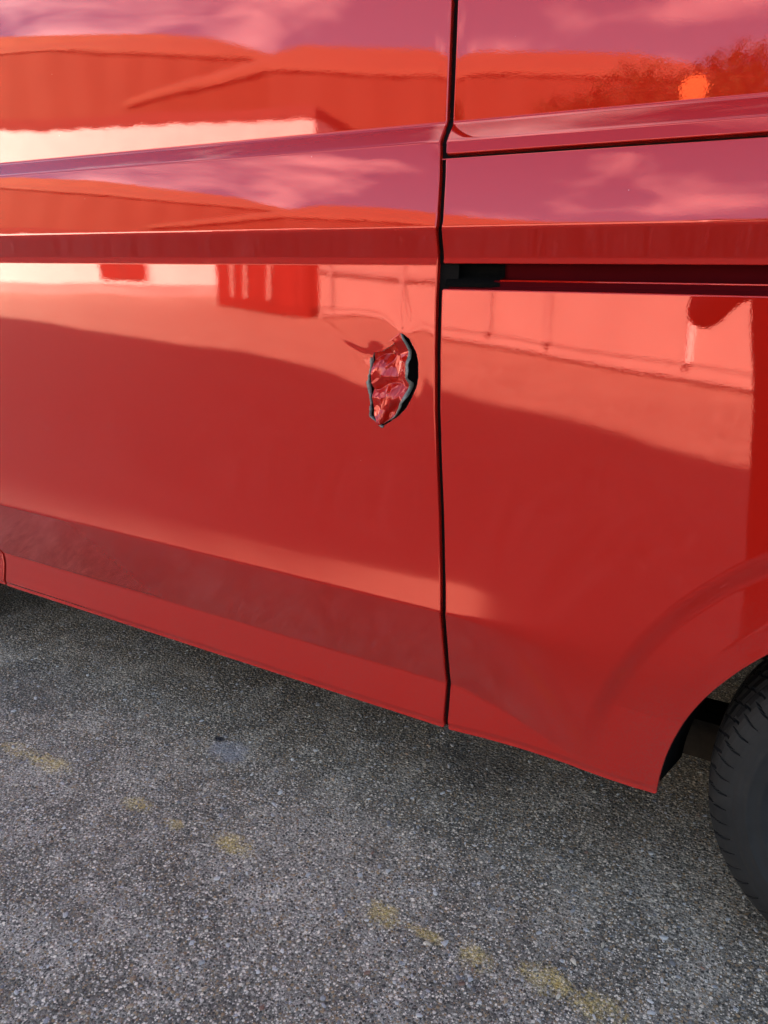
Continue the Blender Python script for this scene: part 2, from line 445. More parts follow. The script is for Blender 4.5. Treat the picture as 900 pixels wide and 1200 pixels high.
def yo(s, z):
    return _bil(YT, s, z) + local(s, z)
def PN(S, Z):
    S = np.asarray(S, float); Z = np.asarray(Z, float)
    Z = Z + zshift(S) * np.clip((0.372 - Z) / 0.057, 0, 1)      # the bottom edge runs slightly out of level
    e = 0.0008
    Y = yo(S, Z)
    gs = _bil(SGT, S, Z) + (local(S + e, Z) - local(S - e, Z)) / (2 * e)
    gz = _bil(GT, S, Z) + (local(S, Z + e) - local(S, Z - e)) / (2 * e)
    P = np.stack([S, -Y, Z], -1)
    N = np.stack([-gs, -np.ones_like(gs), -gz], -1)
    N /= np.linalg.norm(N, axis=-1, keepdims=True)
    return P, N

FEAT = [.2985, .302, .3045, .310, .315, .357, .3595, .362, .3645, .367, .3695, .564, .572, 1.193, 1.1965, 1.205, 1.209, 1.25, 1.257, 1.363, 1.381, 1.384, 1.387, 1.412, 1.415, 1.4185]
def rows(z0, z1, step=0.012):
    n = max(2, int(round((z1 - z0) / step)) + 1)
    zz = list(np.linspace(z0, z1, n))
    for f in FEAT:
        for d in (-.0012, 0, .0012):
            if z0 < f + d < z1: zz.append(f + d)
    zz = np.unique(np.round(zz, 5))
    keep = [zz[0]]
    for q in zz[1:]:
        if q - keep[-1] > 0.0004: keep.append(q)
    keep[-1] = z1
    return np.array(keep)

def block(mb, S, Z):
    P, N = PN(S, Z)
    mb.grid(P, N)
    return P, N

def edge_return(mb, P, N, E, r=0.0028, depth=0.0135):
    """rounded edge and a flange turned inwards, along a boundary polyline"""
    P, N, E = map(np.asarray, (P, N, E))
    E = E - (E * N).sum(-1, keepdims=True) * N
    E = E / np.linalg.norm(E, axis=-1, keepdims=True)
    rp, rn = [], []
    for th in (0, 22, 45, 68, 90):
        a = math.radians(th)
        rp.append(P + E * r * math.sin(a) - N * r * (1 - math.cos(a)))
        rn.append(N * math.cos(a) + E * math.sin(a))
    rp.append(P + E * r - N * depth); rn.append(E.copy())
    P2 = np.stack(rp, 0); N2 = np.stack(rn, 0)
    # orient faces outwards
    a = P2[0, 1] - P2[0, 0]; b = P2[1, 0] - P2[0, 0]
    flip = np.dot(np.cross(a, b), N[0]) < 0
    mb.grid(P2, N2, flip=flip)

gz_pts = [(.255, -.590), (.30, -.591), (.363, -.595), (.40, -.591), (.572, -.569), (.677, -.582), (.839, -.597), (.95, -.605), (1.05, -.608), (1.14, -.608), (1.20, -.606), (1.263, -.594), (1.33, -.595), (1.373, -.598), (1.387, -.600), (1.415, -.607), (1.49, -.606), (1.60, -.605), (1.86, -.60)]
def s_gap(z): return np.interp(z, [a for a, _ in gz_pts], [b for _, b in gz_pts])
# the photo shows the joint swing a little to the right above the ledge
gx_pts = [(.25, 0), (1.36, 0), (1.385, 0.001), (1.41, 0.004), (1.45, 0.004), (1.9, 0.004)]
def s_joint(z): return s_gap(z)
GAPH = 0.0050          # half the visible joint
RR = 0.0028
def s_front(z):        # front edge of the sliding door
    return np.interp(z, [.255, .345, .36, .40, 1.0, 1.9], [-2.07, -2.07, -2.078, -2.11, -2.12, -2.10])

van = empty('panel_van', (0, 0, 0))
tag(van, 'glossy red panel van with a torn hole by the lock of its sliding door', 'van')

def lin(a, b, n): return np.linspace(0, 1, n)[None, :] * (b - a)[:, None] + a[:, None]

# ---- sliding door
Z_BOT = 0.297; Z_TOP = 1.86
hole_px = [(-.679, 1.079), (-.664, 1.071), (-.651, 1.050), (-.645, 1.029), (-.6445, 1.004), (-.648, .985), (-.659, .962), (-.669, .944), (-.683, .930), (-.701, .917), (-.7185, .906), (-.728, .912), (-.7375, .920), (-.7445, .924), (-.742, .953), (-.746, .978), (-.746, .996), (-.742, 1.014), (-.741, 1.030), (-.7385, 1.041), (-.718, 1.046), (-.695, 1.060)]
def outline(pts, n, jag=0.0):
    p = np.array(pts); p = np.vstack([p, p[:1]])
    d = np.concatenate([[0], np.cumsum(np.hypot(*np.diff(p, axis=0).T))])
    t = np.linspace(0, d[-1], n, endpoint=False)
    q = np.stack([np.interp(t, d, p[:, 0]), np.interp(t, d, p[:, 1])], -1)
    if jag:
        r_ = np.random.default_rng(5); q += r_.normal(0, jag, q.shape)
    return q

door = MB()
zr0, zr1, sr0, sr1 = 0.84, 1.13, -0.84, -0.622
def door_l(z): return s_front(z) + GAPH + RR
def door_r(z): return s_joint(z) - GAPH - RR
for (a, b, st) in ((Z_BOT, zr0, 0.010), (zr1, Z_TOP, 0.010)):
    zz = rows(a, b, st)
    S = lin(door_l(zz), door_r(zz), 110); block(door, S, np.repeat(zz[:, None], 110, 1))
zz = np.linspace(zr0, zr1, 60)
S = lin(door_l(zz), np.full_like(zz, sr0), 80); block(door, S, np.repeat(zz[:, None], 80, 1))
S = lin(np.full_like(zz, sr1), door_r(zz), 5); block(door, S, np.repeat(zz[:, None], 5, 1))
NH = 260
hol0 = outline(hole_px, NH); hol = outline(hole_px, NH, 0.0005)
hc = np.array([-.694, .992])
rect = []
for h in hol0:
    d = h - hc; d = d / np.linalg.norm(d)
    ts = []
    for comp, lo, hi in ((0, sr0, sr1), (1, zr0, zr1)):
        if abs(d[comp]) > 1e-9:
            ts.append(((hi if d[comp] > 0 else lo) - hc[comp]) / d[comp])
    rect.append(hc + d * min(ts))
rect = np.array(rect)
# pull the four nearest points onto the rectangle's corners so that no sliver stays open
for cs in (sr0, sr1):
    for cz in (zr0, zr1):
        k = np.argmin(np.hypot(rect[:, 0] - cs, rect[:, 1] - cz)); rect[k] = (cs, cz)
tt = np.linspace(0, 1, 46) ** 1.5
G = hol0[None] * (1 - tt)[:, None, None] + rect[None] * tt[:, None, None] + (hol - hol0)[None] * np.clip(1 - tt * 20, 0, 1)[:, None, None]
G = np.concatenate([G, G[:, :1]], 1)
P, N = PN(G[..., 0], G[..., 1])
door.grid(P, N)
zz = rows(Z_BOT, Z_TOP, 0.010)
P, N = PN(door_r(zz), zz); edge_return(door, P, N, np.tile([1., 0, 0], (len(zz), 1)), RR)
P, N = PN(door_l(zz), zz); edge_return(door, P, N, np.tile([-1., 0, 0], (len(zz), 1)), RR)
ss = np.linspace(float(door_l(np.array(Z_BOT))), float(door_r(np.array(Z_BOT))), 110)
P, N = PN(ss, np.full_like(ss, Z_BOT)); edge_return(door, P, N, np.tile([0, 0, -1.], (len(ss), 1)), 0.002, 0.03)
sliding_door = door.build('sliding_door', RED, van)

# ---- torn metal at the lock: flap, bare edges, dark cavity
from mathutils.noise import noise as pnoise
def ridged(x, y, f, seed):
    return 1 - abs(pnoise(Vector((x * f + seed, y * f - seed, seed * 1.7)))) * 2
flap = MB()
CRH = np.random.default_rng(17).normal(0, .0056, (13, 8))
# right edge and left edge of the flap from bottom to top
zf = np.linspace(0, 1, 96); uf = np.linspace(0, 1, 70)
lz = [.909, .925, .95, .98, 1.005, 1.025, 1.040]; ls = [-.7225, -.7365, -.7385, -.7405, -.741, -.740, -.739]
rz = [.909, .922, .940, .958, .985, 1.010, 1.040, 1.066, 1.079]; rs = [-.7215, -.703, -.689, -.679, -.671, -.669, -.671, -.677, -.682]
FP = np.zeros((96, 70, 3))
for i, a in enumerate(zf):
    zl = .909 + a * (1.041 - .909); zr_ = .909 + a * (1.080 - .909)
    pl_ = np.array([np.interp(zl, lz, ls), zl]); pr_ = np.array([np.interp(zr_, rz, rs), zr_])
    for j, u in enumerate(uf):
        q = pl_ * (1 - u) + pr_ * u
        top = max(0.0, (a - 0.86) / 0.14)
        wq = a + .10 * (u - .5) + .10 * pnoise(Vector((q[0] * 30, q[1] * 22, 4.2))) * (1 - top)
        sag = -float(np.interp(wq, [0, .12, .34, .47, .56, .74, .86, .97], [-.005, -.003, -.005, -.015, -.001, -.007, -.014, 0])) + .004 * u * (1 - top)
        gi = a * 5.2 + .5 * pnoise(Vector((u * 4, a * 4, 7.7))); gj = u * 2.7 + .5 * pnoise(Vector((u * 4, a * 4, 2.7)))
        gi = min(max(gi, 0), 10.999); gj = min(max(gj, 0), 5.999); i0, j0 = int(gi), int(gj); fi, fj = gi - i0, gj - j0
        if fi + fj < 1: tri = CRH[i0, j0] * (1 - fi - fj) + CRH[i0 + 1, j0] * fi + CRH[i0, j0 + 1] * fj
        else: tri = CRH[i0 + 1, j0 + 1] * (fi + fj - 1) + CRH[i0 + 1, j0] * (1 - fj) + CRH[i0, j0 + 1] * (1 - fi)
        c1 = tri + ridged(q[0], q[1], 70, 3.3) * 0.0005 + 0.004
        fold = 0.008 * math.exp(-((q[0] + .708 - 0.45 * (q[1] - .95)) / 0.008) ** 2) * (1 if q[1] < .985 else 0.15)
        amp = 1 - 0.9 * top
        yv = float(yo(np.array(q[0]), np.array(q[1]))) - sag + .003 * (1 - top) + (c1 - 0.004 + fold * .8) * amp
        FP[i, j] = (q[0], -yv, q[1])
flap.grid(FP)
flap_o = flap.build('torn_flap', RED, sliding_door, smooth=True)
tag(flap_o, 'crumpled red flap of torn door skin at the lock')
sol = flap_o.modifiers.new('thickness', 'SOLIDIFY'); sol.thickness = 0.0012; sol.offset = 0
# grey bare strip along the flap's right edge
st_ = MB(); pr, qr = [], []
for i in range(4, 96, 2):
    p = FP[i, -1]; q = FP[i, -8]
    d = (p - q); d /= np.linalg.norm(d)
    w = 0.0085 * math.sin(math.pi * (i / 96) ** 0.8) * (0.8 + 0.5 * pnoise(Vector((i * .17, 0, 0)))) + 0.001
    pr.append(p + np.array([0, -.0008, 0])); qr.append(p + d * w + np.array([0.000, 0.004 + .001 * pnoise(Vector((i * .25, 2, 0))), 0]))
mid = [(np.array(a) + np.array(b)) / 2 + np.array([0, -.0015, 0]) for a, b in zip(pr, qr)]
st_.grid([pr, mid, qr])
e1 = st_.build('bare_metal_edge', PRIMER, sliding_door, smooth=True)
e1.modifiers.new('thickness', 'SOLIDIFY').thickness = 0.001
# curled lip on the left and round the bottom of the hole
lip = MB(); a_, b_, c_ = [], [], []
for k in range(NH):
    h = hol[k]
    if -.7475 < h[0] < -.715 and h[1] < 1.03:
        p, n = PN(np.array(h[0]), np.array(h[1]))
        out = h - hc; out /= np.linalg.norm(out)
        w = 0.0065 * (0.55 + 0.8 * abs(pnoise(Vector((k * .13, 1.5, 0))))) * (1 if h[1] > .925 else .6)
        a_.append(p + n * 0.0003); b_.append(p + n * (0.0028) + np.array([out[0], 0, out[1]]) * w * .55); c_.append(p + n * 0.0015 + np.array([out[0], 0, out[1]]) * w)
if len(a_) > 2:
    lip.grid([a_, b_, c_])
    e2 = lip.build('curled_metal_lip', PRIMER, sliding_door, smooth=True)
    e2.modifiers.new('thickness', 'SOLIDIFY').thickness = 0.0008
rim = MB(); P, N = PN(np.append(hol[:, 0], hol[0, 0]), np.append(hol[:, 1], hol[0, 1]))
rim.grid([P + N * 0.0004, P - N * 0.0010, P - N * 0.004])
rim_o = rim.build('torn_hole_rim', PRIMER, sliding_door, smooth=True)
cav = MB(); cav.box(-.80, -.63, .05, .055, .86, 1.12); cav.box(-.80, -.63, .03, .055, 1.12, 1.125); cav.box(-.80, -.63, .03, .055, .855, .86); cav.box(-.805, -.80, .03, .055, .86, 1.12); cav.box(-.63, -.625, .03, .055, .86, 1.12)
cav.build('lock_cavity', DARK, sliding_door)

# ---- rear quarter, lower part below the rail slot
Z_SLOT0, Z_SLOT1 = 1.1575, 1.1975
S_END = 1.28
def q_l(z): return s_joint(z) + GAPH + RR
ql = MB()
z_m = ARC[1] + ARR * math.sin(R(45)); s_m = ARC[0] - ARR * math.cos(R(45))
def arch_s(z): return ARC[0] - np.sqrt(np.maximum(ARR ** 2 - (z - ARC[1]) ** 2, 0))
def arch_z(s): return ARC[1] + np.sqrt(np.maximum(ARR ** 2 - (s - ARC[0]) ** 2, 0))
def rows_f(z0, z1): 
    return rows(z0, z1, 0.0035)
zz = rows_f(Z_BOT, z_m)
S = lin(q_l(zz), arch_s(zz), 150); block(ql, S, np.repeat(zz[:, None], 150, 1))
P, N = PN(arch_s(zz), zz)
dirs = np.stack([ARC[0] - arch_s(zz), np.zeros_like(zz), ARC[1] - zz], -1)
edge_return(ql, P, N, dirs, 0.003, 0.03)
zz = np.linspace(z_m, Z_SLOT0 - .003, 150)
S = lin(q_l(zz), np.full_like(zz, s_m), 150); block(ql, S, np.repeat(zz[:, None], 150, 1))
ss = np.linspace(s_m, ARC[0] + ARR * math.cos(R(45)), 90)
Zq = (np.linspace(0, 1, 90)[:, None] * (Z_SLOT0 - .003 - arch_z(ss))[None, :] + arch_z(ss)[None, :])
block(ql, np.repeat(ss[None, :], 90, 0), Zq)
P, N = PN(ss, arch_z(ss)); edge_return(ql, P, N, np.stack([ARC[0] - ss, 0 * ss, ARC[1] - arch_z(ss)], -1), 0.003, 0.03)
s_m2 = ARC[0] + ARR * math.cos(R(45))
zz = np.linspace(z_m, Z_SLOT0 - .003, 40); S = lin(np.full_like(zz, s_m2), np.full_like(zz, S_END), 40); block(ql, S, np.repeat(zz[:, None], 40, 1))
zz = rows(Z_BOT, z_m, .02); S = lin(2 * ARC[0] - arch_s(zz), np.full_like(zz, S_END), 30); block(ql, S, np.repeat(zz[:, None], 30, 1))
P, N = PN(2 * ARC[0] - arch_s(zz), zz); edge_return(ql, P, N, np.stack([-(ARC[0] - arch_s(zz)), 0 * zz, ARC[1] - zz], -1), 0.003, 0.03)
zz = np.unique(np.concatenate([rows_f(Z_BOT, z_m), np.linspace(z_m, Z_SLOT0 - .003, 80)]))
P, N = PN(q_l(zz), zz); edge_return(ql, P, N, np.tile([-1., 0, 0], (len(zz), 1)), RR)
ss = np.linspace(float(q_l(np.array(Z_SLOT0))), S_END, 120); zt = np.full_like(ss, Z_SLOT0 - .003)
P, N = PN(ss, zt); edge_return(ql, P, N, np.tile([0, 0, 1.], (len(ss), 1)), 0.0025, 0.03)
ss = np.linspace(float(q_l(np.array(Z_BOT))), float(arch_s(np.array(Z_BOT))), 90); zt = np.full_like(ss, Z_BOT)
P, N = PN(ss, zt); edge_return(ql, P, N, np.tile([0, 0, -1.], (len(ss), 1)), 0.002, 0.03)
quarter = ql.build('rear_quarter_panel', RED, van)

# ---- rail cover between the groove and the slot, and the upper side panel above it
Z_GR0, Z_GR1 = 1.3585, 1.3645
rc = MB()
zz = rows(Z_SLOT1 + .0022, Z_GR0 - .0022, .006); S = lin(q_l(zz), np.full_like(zz, S_END), 130); block(rc, S, np.repeat(zz[:, None], 130, 1))
P, N = PN(q_l(zz), zz); edge_return(rc, P, N, np.tile([-1., 0, 0], (len(zz), 1)), RR)
ss = np.linspace(float(q_l(np.array(1.2))), S_END, 130)
P, N = PN(ss, np.full_like(ss, Z_GR0 - .0022)); edge_return(rc, P, N, np.tile([0, 0, 1.], (130, 1)), 0.002, 0.015)
P, N = PN(ss, np.full_like(ss, Z_SLOT1 + .0022)); edge_return(rc, P, N, np.tile([0, 0, -1.], (130, 1)), 0.002, 0.03)
rail_cover = rc.build('rail_cover', RED, van)

up = MB()
zz = rows(Z_GR1 + .002, Z_TOP, .010)
S = lin(q_l(zz), np.full_like(zz, S_END), 110); block(up, S, np.repeat(zz[:, None], 110, 1))
# on this panel the ledge carries on lower than on the door: a second, gentler facet down to the groove
P, N = PN(q_l(zz), zz); edge_return(up, P, N, np.tile([-1., 0, 0], (len(zz), 1)), RR)
ss = np.linspace(float(q_l(np.array(1.36))), S_END, 130)
P, N = PN(ss, np.full_like(ss, Z_GR1 + .002)); edge_return(up, P, N, np.tile([0, 0, -1.], (130, 1)), 0.002, 0.015)
upper_quarter = up.build('upper_side_panel', RED, van)

# ---- slot with the door's slide rail
ch = MB()
x0, x1 = -.592, S_END
prof = [(.004, 1.1995), (.034, 1.1995), (.034, 1.172), (.012, 1.1715), (.0105, 1.1695), (.0115, 1.163), (.006, 1.158), (.006, 1.150)]
ch.grid([[(x, y, z) for x in np.linspace(x0, x1, 3)] for y, z in prof])
slot = ch.build('rail_slot', MAROON, van)
lp_ = MB(); lp_.tube([(-.50, .0105, 1.1712), (S_END, .0105, 1.1712)], .0017, 10); lp_.build('rail_lip', RED, slot, smooth=True)
cap = MB()
capx = np.linspace(-.598, -.50, 24)
rowsP = []
for (y, z) in [(.0045, 1.1985), (.030, 1.1985), (.030, 1.176), (.010, 1.1725), (.006, 1.1665), (.006, 1.160)]:
    rowsP.append([(x, y + .004 * max(0, (x + .53) / .03) * (1 if y < .02 else .0), z + (.001 if y > .02 else 0)) for x in capx])
cap.grid(rowsP)
cap.build('rail_end_cap', PLASTIC, slot, smooth=True)

# ---- joints: what shows at the bottom of the gaps
for (fn, a, b) in ((s_joint, .262, 1.9), (s_front, .262, 1.9)):
    jn = MB()
    zz = np.linspace(a, b, 80); s0 = fn(zz)
    y0 = -yo(s0, np.clip(zz, .27, 1.94)) + 0.0115
    jn.grid([[(s0[i] - .03, y0[i], zz[i]) for i in range(80)], [(s0[i] + .03, y0[i], zz[i]) for i in range(80)]])
    jn.build('joint_seal', SEAL, van)
jn = MB()
ss = np.linspace(-.59, S_END, 30)
yy = -yo(ss, np.full_like(ss, 1.3615)) + .012
jn.grid([[(ss[i], yy[i], 1.345) for i in range(30)], [(ss[i], yy[i], 1.378) for i in range(30)]])
jn.build('groove_seal', SEAL, van)

# ---- remaining bodywork (mostly out of the picture): cab side, far side, roof, ends, underbody
W = 1.98                             # width of the van; the far side is the near one mirrored about y = W/2
def z_top(s): return np.interp(s, [-3.5, -2.95, -2.05, -1.9, 1.28], [.95, 1.16, 1.80, 1.86, 1.86])
FA = (-2.63, 0.29)
def cabside(name, s0, s1, z0, z1, mat, parent, n=60, mirror=False, edges=True, arches=True):
    mb = MB()
    ss = np.linspace(s0, s1, n); tt_ = np.linspace(0, 1, 60)
    S = np.repeat(ss[None], 60, 0); zt_ = np.minimum(z1, z_top(ss))
    Z = z0 + tt_[:, None] * (zt_ - z0)[None, :]
    S = S.copy(); keep = np.ones(S.shape, bool)
    if arches:
        for c_ in (FA, ARC):
            r = np.hypot(S - c_[0], Z - c_[1]); ins = r < ARR
            f = np.where(ins, ARR / np.maximum(r, 1e-3), 1.0)
            keep &= ~(r < ARR - 0.06)
            S = c_[0] + (S - c_[0]) * f; Z = np.maximum(c_[1] + (Z - c_[1]) * f, z0)
    P, N = PN(S, Z)
    if mirror:
        P = P * np.array([1, -1, 1]) + np.array([0, W, 0]); N = N * np.array([1, -1, 1])
    idx = np.arange(S.size).reshape(S.shape); f = []
    for i in range(S.shape[0] - 1):
        for j in range(S.shape[1] - 1):
            if keep[i, j] or keep[i + 1, j + 1] or keep[i, j + 1] or keep[i + 1, j]:
                if keep[i, j] and keep[i + 1, j + 1] and keep[i, j + 1] and keep[i + 1, j]:
                    q = (idx[i, j], idx[i, j + 1], idx[i + 1, j + 1], idx[i + 1, j])
                    f.append(q[::-1] if mirror else q)
    mb.add(P.reshape(-1, 3), f, N.reshape(-1, 3))
    return mb.build(name, mat, parent)
fd = cabside('front_door', -2.74, -2.13, .297, 1.23, RED, van)
cabside('front_wing', -3.5, -2.752, .297, 1.12, RED, van)
# lower corner of the front door ahead of the sliding door
fs = MB(); zz = rows(.297, .42, .006); S = lin(np.full_like(zz, -2.19), s_front(zz) - GAPH - RR, 16); block(fs, S, np.repeat(zz[:, None], 16, 1))
P, N = PN(s_front(zz) - GAPH - RR, zz); edge_return(fs, P, N, np.tile([1., 0, 0], (len(zz), 1)), RR)
fs.build('front_sill', RED, van)
cabside('side_window', -2.70, -2.06, 1.236, 1.80, GLASS, fd, 30, arches=False)
cabside('far_side', -3.5, S_END, .297, 1.86, RED, van, 120, mirror=True)
rf = MB()
ssr = np.linspace(-3.5, S_END, 70); zt_ = z_top(ssr)
y0 = -yo(ssr, zt_); cols = np.linspace(0, 1, 25)
GR = np.zeros((70, 25, 3))
for i in range(70):
    a, b = y0[i], W - y0[i]
    for j, c_ in enumerate(cols):
        rise = 0.085 * (1 - (2 * c_ - 1) ** 4) if ssr[i] > -2.0 else 0.05 * (1 - (2 * c_ - 1) ** 4)
        GR[i, j] = (ssr[i], a + (b - a) * c_, zt_[i] + rise)
i_ws0 = int(np.argmin(abs(ssr + 2.92))); i_ws1 = int(np.argmin(abs(ssr + 2.02)))
m_ = MB(); m_.grid(GR[i_ws1:]); m_.build('roof', RED, van, smooth=True)
m_ = MB(); m_.grid(GR[i_ws0:i_ws1 + 1]); m_.build('windscreen', GLASS, van, smooth=True)
m_ = MB(); m_.grid(GR[:i_ws0 + 1]); m_.build('bonnet', RED, van, smooth=True)
def endcap(s, name, mat):
    mb = MB(); zz = np.linspace(.297, float(z_top(np.array(s))), 30); y_ = -yo(np.full_like(zz, s), zz)
    G_ = [[(s, y_[i] + (W - 2 * y_[i]) * c_, zz[i] + (0.07 * (1 - (2 * c_ - 1) ** 4) if i == 29 else 0)) for c_ in np.linspace(0, 1, 15)] for i in range(30)]
    mb.grid(G_); return mb.build(name, mat, van)
nose = endcap(-3.5, 'front_panel', RED)
tail = endcap(S_END, 'rear_doors', RED)
m_ = MB(); m_.box(S_END - .06, S_END + .05, .03, W - .03, .30, .48); m_.build('rear_bumper', PLASTIC, van)
m_ = MB(); m_.box(-3.62, -3.45, .22, W - .22, .26, .56); m_.build('front_bumper', PLASTIC, van)
for yy_ in (.02, W - .14):
    m_ = MB(); m_.box(S_END - .01, S_END + .02, yy_ + .05, yy_ + .12, .85, 1.3); m_.build('tail_lamp', plain('red_lens', (.35, .01, .01), .1), tail)
    m_ = MB(); m_.box(-3.515, -3.49, yy_ + .32 if yy_ < 1 else yy_ - .34, yy_ + .58 if yy_ < 1 else yy_ - .08, .72, .90); m_.build('headlight', plain('lamp_glass', (.5, .5, .52), .08), nose)
ub = MB()
ub.box(-3.4, S_END - .05, .62, W - .62, .40, .44)
ub.box(-2.1, -.24, .16, .62, .345, .40); ub.box(-2.1, -.24, W - .62, W - .16, .345, .40)
ub.box(.86, S_END - .05, .06, .62, .36, .42)
ub.build('floor_pan', DARK, van)
ax = MB()
ax.tube([(.30, .22, .335), (.30, W - .22, .335)], .05, 14)
ax.build('rear_axle', RUST, van)
lsp = MB(); 
for i, L_ in enumerate((.95, .80, .62)):
    pts = np.linspace(-L_ * .5, L_ * .5, 15)
    top_ = [(.30 + p, .50 + (p / .5) ** 2 * .09 * .5 + .22 - i * .012 - .02) for p in pts]
    v_ = []
    for (x, z) in top_: v_ += [(x, .33, z - .25), (x, .40, z - .25), (x, .40, z - .262), (x, .33, z - .262)]
    f_ = []
    for k in range(14):
        a = 4 * k
        f_ += [(a, a + 1, a + 5, a + 4), (a + 1, a + 2, a + 6, a + 5), (a + 2, a + 3, a + 7, a + 6), (a + 3, a, a + 4, a + 7)]
    lsp.add(v_, f_)
lsp.build('leaf_spring', RUST, van)
hb = MB(); hb.box(-.19, .10, .30, .40, .20, .29); hb.build('spring_hanger', RUST, van)
# wheel arch liner: full depth overhead, a narrow flange down the front edge
ln = MB()
A = np.radians(np.linspace(2, 178, 60))
for rad in (ARR + .004,):
    a_, b_ = [], []
    for t in A:
        deg = math.degrees(t)
        depth = 0.13 + 0.27 * max(0, min(1, (min(deg, 180 - deg) - 38) / 25))
        x = ARC[0] - rad * math.cos(t); z = ARC[1] + rad * math.sin(t)
        a_.append((x, .016, z)); kk = .024 * max(0, min(1, (60 - min(deg, 180 - deg)) / 25)); b_.append((x + kk * math.cos(t), depth, z - kk * math.sin(t)))
    ln.grid([a_, b_])
liner = ln.build('wheel_arch_liner', PLASTIC, van, smooth=True)
liner.modifiers.new('thickness', 'SOLIDIFY').thickness = 0.004

# ---- wheels
WR = 0.335
def tyre_mesh():
    mb = MB(); NA = 1260
    # cross-section: x across the tread (0 = outer face), r radius
    prof = []
    prof += [(.040, .205), (.026, .212), (.016, .225), (.0095, .240), (.0070, .2415), (.0070, .247), (.0068, .249), (.0035, .262), (.0018, .2635), (.0018, .268), (.0026, .2695), (.002, .275), (.0015, .283), (.0032, .285), (.0036, .288), (.004, .296), (.008, .306), (.013, .3145), (.019, .321), (.027, .3265), (.037, .3300)]
    for k in range(1, 25):
        x = .037 + k * (.215 - .074) / 24
        prof.append((x, .3300 + .005 * (1 - ((x - .1075) / .0705) ** 2)))
    prof += [(.188, .3265), (.196, .321), (.202, .3145), (.2075, .306), (.211, .296), (.2135, .275), (.207, .245), (.199, .225), (.189, .212), (.175, .205)]
    th = np.linspace(0, 2 * np.pi, NA, endpoint=False)
    V = np.zeros((NA + 1, len(prof), 3))
    for j, (x, r) in enumerate(prof):
        cut = np.zeros(NA)
        if .300 < r < .3265 and x < .03:                     # shoulder sipes
            ph = (th * 64 / (2 * np.pi) + (x - .01) * 9) % 1.0
            cut = np.where(ph < .075, .011 if r > .3055 else .004, 0.0)
        elif r >= .3265:
            gx = min(abs(x - q) for q in (.052, .088, .127, .163))
            if gx < .0042: cut = np.full(NA, .0075)
            else:
                ph = (th * 60 / (2 * np.pi) + abs(x - .1075) * 16) % 1.0
                cut = np.where(ph < .11, .006, 0.0)
        rr = r - cut
        if .25 < r < .283:                                   # raised lettering band, low and unreadable at this distance
            rr = r
        V[:NA, j, 0] = rr * np.cos(th); V[:NA, j, 1] = x + (cut * .6 if x < .03 else 0); V[:NA, j, 2] = rr * np.sin(th)
    V[NA] = V[0]
    mb.grid(V)
    return mb
def rim_mesh():
    mb = MB(); prof = [(.035, .210), (.022, .212), (.020, .205), (.032, .196), (.050, .188), (.060, .176), (.048, .150), (.036, .125), (.040, .095), (.030, .080), (.030, .045), (.022, .035), (.022, .0)]
    th = np.linspace(0, 2 * np.pi, 97)
    V = np.array([[(r * math.cos(t), x, r * math.sin(t)) for x, r in prof] for t in th])
    mb.grid(V); return mb
def wheel(cx, cy, flip):
    w = empty('wheel'); w.parent = van; w.location = (cx, cy, WR); w.rotation_euler = (0, R(9), math.pi if flip else 0)
    return w
ty = tyre_mesh().build('tyre', TYRE, smooth=True)
_tv = np.array([v.co for v in ty.data.vertices]); _tr = np.hypot(_tv[:, 0], _tv[:, 2])
for p in ty.data.polygons:
    p.use_smooth = all(_tr[i] < .299 for i in p.vertices)
rm = rim_mesh().build('rim', STEEL, smooth=True)
first = True
for (cx, cy, fl) in ((.252, .022, False), (FA[0], .028, False), (.252, W - .022, True), (FA[0], W - .028, True)):
    w = wheel(cx, cy, fl)
    for part in (ty, rm):
        o = part if first else part.copy()
        if not first: C.objects.link(o)
        o.parent = w
    first = False

# ------------------------------------------------------------------ the yard behind the camera, seen in the paint
def frame_along(p0, p1):
    """matrix whose x runs from p0 to p1 and whose -y is to the right hand (towards the yard's back)"""
    d = Vector((p1[0] - p0[0], p1[1] - p0[1], 0)); L_ = d.length; a = math.atan2(d.y, d.x)
    return L_, a
WHITE_M = plain('white_painted_steel', (0.72, 0.71, 0.69), 0.5, 0.4, noise_amt=0.06, noise_scale=1.5)
PALE_M = plain('pale_grey_painted_steel', (0.43, 0.41, 0.37), 0.5, 0.4, noise_amt=0.08, noise_scale=1.2)
CRED_M = plain('oxide_red_painted_steel', (0.16, 0.022, 0.016), 0.6, 0.3, noise_amt=0.2, noise_scale=2)
DOOR_M = plain('brown_hatch', (0.10, 0.035, 0.025), 0.5, 0.4)
BEIGE_M = plain('ochre_cladding', (0.105, 0.050, 0.028), 0.7, 0.3, noise_amt=0.10, noise_scale=.4)
BEIGE2_M = plain('buff_cladding', (0.115, 0.054, 0.030), 0.7, 0.3, noise_amt=0.10, noise_scale=.4)
ROOF_M = plain('buff_sheet_roof', (0.18, 0.105, 0.065), 0.7, 0.3, noise_amt=0.10, noise_scale=.5)
GREYW_M = plain('grey_block_wall', (0.32, 0.31, 0.29), 0.8, 0.2, noise_amt=0.12, noise_scale=.7)
GALV_M = plain('galvanised_post', (0.35, 0.36, 0.37), 0.5, 0.5, metallic=0.4)

def ribbed(mb, L_, z0, z1, pitch, depth, y=0.0):
    """trapezoid-corrugated sheet in the local x-z plane, facing +y"""
    xs_ = [0.0]; ys_ = [y]
    x = 0.0
    while x < L_ - 1e-6:
        for dx, yy_ in ((.30, y), (.45, y - depth), (.85, y - depth), (1.0, y)):
            xs_.append(min(L_, x + dx * pitch)); ys_.append(yy_)
        x += pitch
    mb.grid([[(a, b, z0) for a, b in zip(xs_, ys_)], [(a, b, z1) for a, b in zip(xs_, ys_)]], flip=True)

